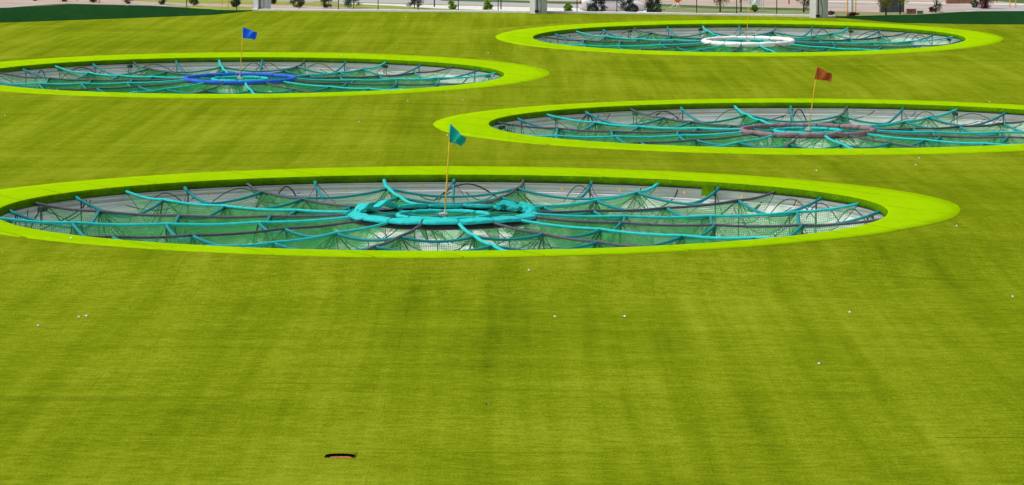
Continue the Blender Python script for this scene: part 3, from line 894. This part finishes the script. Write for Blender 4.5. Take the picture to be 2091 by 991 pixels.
# ------------------------------------------------------------------ masts, fence
def mast(px, py, wpx, label, rz):
    Yd = {0: 205.6, 1: 199.4, 2: 194.3}[rz]
    b = WY(px, py, Yd); b.z = min(b.z, .5)
    T = empty('net_mast', b); tag(T, label, 'mast', 'grey masts along the far kerb')
    w_ = wpx/FPX*Yd
    m = MB(); 
    s = w_/2
    prof = [(s, -2.6), (s, 0), (s*.98, 3.0), (s*.8, 22)]
    P = [[(r*math.cos(a+PI/8)*1.06, r*math.sin(a+PI/8)*1.06, z) for a in [2*PI*k/8 for k in range(8)]] for r, z in prof]
    m.grid(P, close=True); m.build('mast_shaft', M['mast'], T, smooth=False)
    m = MB(); m.tube([(-.08, -s-.04, -.1), (-.08, -s-.04, 8)], .03, 6); m.build('conduit', M['fencem'], T)
    m = MB(); m.tube([(.10+.06*math.sin(j*1.1), -s-.02, j*.25-.1) for j in range(12)], .014, 5); m.build('cable', M['fencem'], T)
    m = MB(); m.box((-.1, -s-.08, -.02), (.22, .14, .10)); m.build('foot_bracket', M['fencem'], T, smooth=False)
    return T
mast(535, 16.5, 36, 'left grey steel net mast behind the far kerb, by the dark berm', 0)
mast(1099.5, 21.5, 36, 'middle grey steel net mast behind the far kerb, left of the white car', 1)
mast(1672, 31, 37, 'right grey steel net mast at the end of the far kerb', 2)

T = empty('barrier_fence', onedge(0, .15)); tag(T, 'thin black fence posts and wires along the white kerb', 'fence')
base = Vector(onedge(0, .15))
for px in (382, 483.5, 610.5, 691.6, 772.5, 854, 935.5, 1016.5, 1097, 1178.5, 1260, 1341.5, 1422.6, 1504, 1585.6):
    # along the kerb line
    best = min(np.linspace(-6, el, 900), key=lambda s: abs((IW/2+FPX*onedge(s, .15)[0]/(onedge(s, .15)[1]*CO+8*SI))-px))
    q = Vector(onedge(best, .15)); q.z = float(zg(q.x, q.y))
    m = MB(); m.tube([q-base+Vector((0, 0, -.0)), q-base+Vector((0, 0, 2.6))], .024, 6); m.build('fence_post', M['fencem'], T)
for h in (1.5, 2.5):
    m = MB(); m.tube([Vector((*onedge(s, .15)[:2], .25+h))-base for s in np.linspace(-6, el, 8)], .008, 4); m.build('fence_wire', M['fencem'], T)
for px, py, lb in ((887, 15, 'short dark bollard on the pale path beyond the kerb, left one'), (1023, 19.5, 'dark bollard on the pale path left of the middle mast')):
    q = W(px, py, ZB); m = MB(); m.lathe([(.045, 0), (.045, 1.1), (.03, 1.14), (.001, 1.15)], 8); o = m.build('bollard', M['fencem']); o.location = q
    tag(o, lb, 'bollard', 'dark bollards by the path')

# yellow pipes
for px, py, lb in (
    (157, 3, 'yellow pipe stake above the left dark berm, leftmost'), (203, 6, 'yellow pipe stake right of the orange leaved shrub'),
    (453, 10, 'yellow pipe stake, left one of the pair by the left mast'), (465.5, 19, 'yellow pipe stake, right one of the pair by the left mast'),
    (1730, 31, 'yellow pipe stake left of the grey post'), (1747, 31, 'yellow pipe stake right of the grey post'),
    (2062, 16, 'yellow pipe stake above right berm, left of a pair'), (2074, 16, 'yellow pipe stake above right berm, right of a pair')):
    q = W(px, py, ZB); m = MB(); m.lathe([(.045, -.2), (.045, 1.35), (.03, 1.38), (.001, 1.39)], 10); o = m.build('pipe_stake', M['yellow_pipe']); o.location = q
    tag(o, lb, 'stake', 'yellow pipe stakes')
q = W(1738.5, 33, ZB); m = MB(); m.lathe([(.13, -.2), (.13, 2.4), (.10, 2.45), (.001, 2.46)], 12); o = m.build('grey_post', M['mast']); o.location = q
tag(o, 'thick grey post between two yellow stakes right of the right mast', 'post')
q = W(1611, 9, ZB); m = MB(); m.lathe([(.05, 0), (.05, .9), (.001, .95)], 8); o = m.build('marker_post', M['red']); o.location = q
tag(o, 'red marker post on the dirt behind the white flag', 'post')
for px, lb in ((1554.5, 'left'), (1559, 'right')):
    q = W(px, 25, ZB); m = MB(); m.lathe([(.022, 0), (.022, 2.0), (.001, 2.01)], 8); o = m.build('sign_post', M['mast']); o.location = q
    tag(o, 'slim grey sign post behind the white flag, %s of two' % lb, 'post', 'slim grey sign posts')

# cabinets
def cabinet(name, x0, x1, py, h, mt, lb, cat, dep=.8):
    a, b = W(x0, py, ZB), W(x1, py, ZB); T = empty(name, (a+b)/2); tag(T, lb, cat)
    w_ = (b-a).x
    m = MB(); m.box((0, 0, h/2), (w_, dep, h)); o = m.build('cabinet_body', mt, T, smooth=False)
    bv = o.modifiers.new('b', 'BEVEL'); bv.width = .02; bv.segments = 2
    m = MB(); m.box((0, 0, h+.03), (w_+.06, dep+.06, .05)); m.build('cabinet_lid', mt, T, smooth=False)
    m = MB(); m.box((0, -dep/2-.006, h*.5), (.02, .012, h*.8)); m.build('door_gap', M['fencem'], T, smooth=False)
cabinet('utility_cabinet', 1797, 1845, 25, 1.5, M['cab'], 'large dark slate cabinet behind a leafy tree beyond the right berm', 'cabinet', 1.0)
cabinet('valve_box', 1851, 1870, 28.5, .30, M['brick'], 'small red brown box beside a small green box', 'box', .4)
cabinet('cable_box', 1873, 1884.5, 28.5, .17, M['greenbox'], 'small low green box right of the red brown box', 'box', .3)
cabinet('timber_stack', 1932, 1984, 7.5, .9, M['brick'], 'red brown stack on the dirt beyond the right berm', 'stack', 1.0)

# roadwork sign on splayed legs
q = W(1384, 17, ZB); T = empty('roadwork_sign', q); tag(T, 'orange diamond roadwork sign on white splayed legs beyond the kerb', 'sign')
m = MB(); s = .62
m.add([(0, 0, .32), (s, 0, .32+s), (0, 0, .32+2*s), (-s, 0, .32+s), (0, .02, .32), (s, .02, .32+s), (0, .02, .32+2*s), (-s, .02, .32+s)],
      [(0, 1, 2, 3), (7, 6, 5, 4), (0, 4, 5, 1), (1, 5, 6, 2), (2, 6, 7, 3), (3, 7, 4, 0)]); m.build('sign_panel', M['signorange'], T, smooth=False)
for dx, dy in ((-.13, -.1), (.15, -.1), (-.62, .25), (.45, .4)):
    m = MB(); m.tube([(0, .03, .42), (dx, dy, 0)], .028, 6); m.build('leg', M['white_vinyl'], T)

# ------------------------------------------------------------------ car
def car():
    qa, qb = W(1184, 30, ZB), W(1320, 30, ZB)
    L_ = (qb-qa).length; T = empty('parked_car', (qa+qb)/2+Vector((0, .9, 0)), (0, 0, R(-2)))
    tag(T, 'white saloon car on the road behind the dark pines, facing right', 'car')
    # station: x from rear (-L/2) to front, rocker z, waist z, roof z, half width
    st = [(-.50, .42, .72, .74, .72), (-.485, .30, .90, .93, .82), (-.43, .22, 1.00, 1.05, .89), (-.36, .20, 1.01, 1.12, .91), (-.27, .19, .98, 1.36, .92),
          (-.17, .19, .97, 1.46, .92), (-.02, .19, .96, 1.48, .92), (.10, .19, .95, 1.40, .92), (.19, .19, .94, 1.14, .92), (.26, .19, .92, .99, .91), (.36, .19, .86, .92, .90), (.44, .20, .76, .81, .86), (.485, .25, .62, .66, .78), (.50, .34, .52, .54, .66)]
    P = []
    for x, z0, z1, z2, hw in st:
        P.append([(x*L_, s*hw*f, z) for s, f, z in ((-1, .90, z0), (-1, 1, z0+.12), (-1, 1.0, (z0+z1)/2), (-1, .96, z1), (-1, .80 if z2-z1 > .15 else .9, z1+(z2-z1)*.75), (-1, .55, z2),
                 (1, .55, z2), (1, .80 if z2-z1 > .15 else .9, z1+(z2-z1)*.75), (1, .96, z1), (1, 1.0, (z0+z1)/2), (1, 1, z0+.12), (1, .90, z0))])
    m = MB(); m.grid(P, close=True); n = 12
    m.f.append(tuple(range(n))); m.mi.append(0); m.f.append(tuple((len(P)-1)*n+k for k in range(n-1, -1, -1))); m.mi.append(0)
    o = m.build('body', M['carpaint'], T); sb = o.modifiers.new('s', 'SUBSURF'); sb.levels = 1; sb.render_levels = 2
    for s in (-1, 1):
        m = MB()
        m.add([(-.30*L_, s*.915, .99), (-.20*L_, s*.85, 1.30), (-.02*L_, s*.83, 1.36), (.10*L_, s*.85, 1.27), (.17*L_, s*.915, 1.0)], [(0, 1, 2, 3, 4)]); m.build('side_window', M['glass'], T, smooth=False)
        m = MB(); m.box((.475*L_, s*.62, .66), (.10, .32, .10)); m.build('headlight', M['lamp'], T)
        m = MB(); m.box((-.487*L_, s*.68, .86), (.12, .30, .16)); m.build('tail_light', M['red'], T)
        m = MB(); m.box((.492*L_, s*.60, .34), (.06, .22, .09)); m.build('fog_light', M['fencem'], T)
        for x in (-.30, .305):
            w_ = empty('wheel', (x*L_, s*.84, .33), (PI/2, 0, 0)); w_.parent = T
            m = MB(); m.lathe([(.20, -.11), (.31, -.11), (.335, -.07), (.335, .07), (.31, .11), (.20, .11)], 28); m.build('tyre', M['tyre'], w_)
            m = MB(); m.lathe([(.001, .085), (.06, .09), (.07, .07), (.19, .09), (.21, .10), (.21, -.10), (.19, -.09), (.001, -.07)], 20); m.build('rim', M['rim'], w_)
            m = MB(); P = []
            for r in (.345, .42):
                P.append([(x*L_+math.cos(a)*r, s*(.925 if r < .4 else .922), .33+math.sin(a)*r) for a in np.linspace(0, PI, 16)])
            m.grid(P); m.build('wheel_arch', M['fencem'], T)
    return T
car()

# ------------------------------------------------------------------ plants
def leaves(m, pts, sz, rnd, flat=.5):
    for c in pts:
        d = Vector((rnd.gauss(0, 1), rnd.gauss(0, 1), rnd.gauss(0, 1)*flat+.2)).normalized()
        e = d.cross(Vector((rnd.gauss(0, 1), rnd.gauss(0, 1), rnd.gauss(0, 1)))).normalized()
        s = sz*rnd.uniform(.6, 1.3)
        m.add([c-e*s*.35, c+d*s*.5-e*s*.1, c+d*s, c+e*s*.35], [(0, 1, 2, 3)])
def plant(name, px, py, wpx, h, kind, label, cat, seed, group=None, z=ZB, trunk=0, n=700, stems=None):
    n = int(n*(1.8 if name != 'pine_tree' else 1)); rnd = random.Random(seed); b = W(px, py, z); w_ = wpx/FPX*b.y/2
    T = empty(name, b); tag(T, label, cat, group)
    cm = M[kind]
    m = MB()
    if name == 'pine_tree' or name == 'tree':
        m.tube([(0, 0, -.1), (.02*w_, 0, h*.4), (-.04, .02, h*.95)], lambda t: max(.012, (.035 if name == 'pine_tree' else .06)*(1-.85*t)), 7)
    for q in range(stems or 6):
        a = q*2.4; hh = h*rnd.uniform(.35, .9); st = h*rnd.uniform(0.02, .3) if name != 'shrub' else 0
        st = max(st, trunk)
        m.tube([(0, 0, st), (math.cos(a)*w_*.35, math.sin(a)*w_*.35, (st+hh)/2+.05), (math.cos(a)*w_*.75, math.sin(a)*w_*.75, hh)], lambda t: .018*(1-.8*t), 5)
    m.build('trunk', M['bark'], T)
    # clumps with gaps
    pts = []
    if name == 'pine_tree':
        nc = 34
        for q in range(nc):
            t = (q+rnd.random())/nc; zc = .10*h+t*h*.88
            rad = w_*(1-t)**.7*(.75+.5*rnd.random()); a = rnd.uniform(0, 2*PI)
            c = Vector((math.cos(a)*rad*.7, math.sin(a)*rad*.7, zc))
            for _ in range(n//nc):
                pts.append(c+Vector((rnd.gauss(0, w_*.16), rnd.gauss(0, w_*.16), rnd.gauss(0, h*.035))))
    else:
        nc = 15
        for q in range(nc):
            a = rnd.uniform(0, 2*PI); t = rnd.random()
            lo = trunk+.05
            zc = lo+(h-lo)*t; bell = math.sin(PI*min(1, max(.12, t*.85+.1)))**.6
            rad = w_*bell*math.sqrt(rnd.random())*.85
            c = Vector((math.cos(a)*rad, math.sin(a)*rad, zc))
            for _ in range(n//nc):
                v = c+Vector((rnd.gauss(0, w_*.20), rnd.gauss(0, w_*.20), rnd.gauss(0, (h-lo)*.085)))
                if v.z > .02: pts.append(v)
    m = MB(); leaves(m, pts, .11, rnd); m.build('crown', cm, T, smooth=False)
    return T
G1 = 'young shrubs beyond the far kerb'
plant('shrub', 70, 2, 14, .7, 'leaf_dark', 'tiny dark shrub top at the far left, above the white pipe', 'shrub', 1, G1)
plant('shrub', 128, 4, 24, .9, 'leaf_dark', 'dark low shrub left of the orange stakes', 'shrub', 2, G1)
plant('shrub', 192, 6, 24, .9, 'leaf_dark', 'dark shrub between two yellow stakes on the left', 'shrub', 3, G1)
plant('shrub', 262, 8.5, 20, .9, 'leaf_dark', 'dark shrub directly behind the ball on the left berm', 'shrub', 4, G1)
plant('shrub', 332, 9.5, 22, .9, 'leaf_dark', 'rounded dark green shrub on the pink dirt above the left berm', 'shrub', 5, G1)
plant('shrub', 396, 12, 24, .9, 'leaf_dark', 'green shrub beside the thin dark pole on the left', 'shrub', 6, G1)
plant('shrub', 480, 15, 20, 1.0, 'leaf_dark', 'green shrub just left of the left mast', 'shrub', 7, G1)
plant('shrub', 558, 8.5, 14, .8, 'leaf_dark', 'brownish shrub half hidden by the left mast', 'shrub', 8, G1)
plant('shrub', 607, 15.5, 28, 1.0, 'leaf_dark', 'bushy grey green shrub right of the left mast', 'shrub', 9, G1)
plant('shrub', 667, 16.5, 26, .8, 'leaf_dark', 'grey green rounded shrub between two fence posts', 'shrub', 10, G1)
G2 = 'dark young pines beyond the far kerb'
plant('pine_tree', 722, 17, 42, 2.0, 'pine', 'dark young pine at the start of the pale path', 'tree', 11, G2, n=2000)
plant('pine_tree', 846, 17.5, 42, 2.0, 'pine', 'dark loose young pine standing in front of the pale path', 'tree', 12, G2, n=2000)
plant('shrub', 922, 19.5, 18, .55, 'leaf_light', 'small bright green shrub on the pale path, left one', 'shrub', 13, G1, n=900)
plant('shrub', 996, 20.5, 20, .66, 'leaf_light', 'small bright green shrub left of the dark bollard near the middle mast', 'shrub', 14, G1, n=900)
plant('shrub', 1160, 23, 18, .5, 'leaf_light', 'small bright green shrub behind the white car', 'shrub', 15, G1, n=800)
plant('pine_tree', 1218, 36, 42, 2.5, 'pine', 'dark young pine before the rear door of the white car', 'tree', 16, G2, n=2600)
plant('pine_tree', 1280, 36, 40, 2.5, 'pine', 'dark young pine before the front wheel of the white car', 'tree', 17, G2, n=2600)
plant('pine_tree', 1333, 36, 42, 2.5, 'pine', 'dense dark young pine just ahead of the white car', 'tree', 18, G2, n=3400)
G3 = 'young broadleaf trees beyond the far kerb'
plant('tree', 1470.5, 25, 46, 3.2, 'leaf_olive', 'young tree with olive yellow leaves right of the roadwork sign', 'tree', 19, G3, trunk=.55, n=700)
plant('tree', 1513, 25, 40, 3.0, 'leaf_olive', 'young tree with thin stem left of the white flag', 'tree', 20, G3, trunk=.65, n=600)
plant('shrub', 1541, 25, 16, .45, 'leaf_light', 'small light green bush under the white flag', 'shrub', 21, G1, n=500)
plant('tree', 1641, 26, 34, 2.2, 'leaf_dark', 'young tree with sparse red and green leaves left of the right mast', 'tree', 22, G3, trunk=.35, n=420)
plant('shrub', 1697, 34, 14, .35, 'leaf_red', 'low dry red shrub at the foot of the right mast', 'shrub', 23, G1, n=200)
plant('shrub', 1739, 35, 30, .30, 'leaf_red', 'low dry red shrub around the grey post', 'shrub', 24, G1, n=300)
plant('tree', 1809, 32, 60, 3.0, 'leaf_olive', 'young leafy tree in front of the large slate cabinet, left one', 'tree', 25, G3, trunk=.35, n=900)
plant('tree', 1838, 30, 44, 2.8, 'leaf_light', 'young leafy tree at the right end of the slate cabinet', 'tree', 26, G3, trunk=.55, n=500)
plant('tree', 1911, 26, 44, 2.4, 'leaf_dark', 'dark green young tree between cabinets and the red brown stack', 'tree', 27, G3, trunk=.2, n=800)
plant('shrub', 1903, 26, 14, .35, 'leaf_red', 'low dark shrub at the foot of the dark green young tree', 'shrub', 28, G1, n=200)
plant('tree', 2012, 18, 44, 2.2, 'leaf_red', 'purple leaved bushy tree above the right berm', 'tree', 29, G3, trunk=.05, n=1500)
plant('shrub', 1990, 16, 16, .6, 'leaf_dark', 'dark green shrub left of the purple leaved tree', 'shrub', 30, G1, n=300)
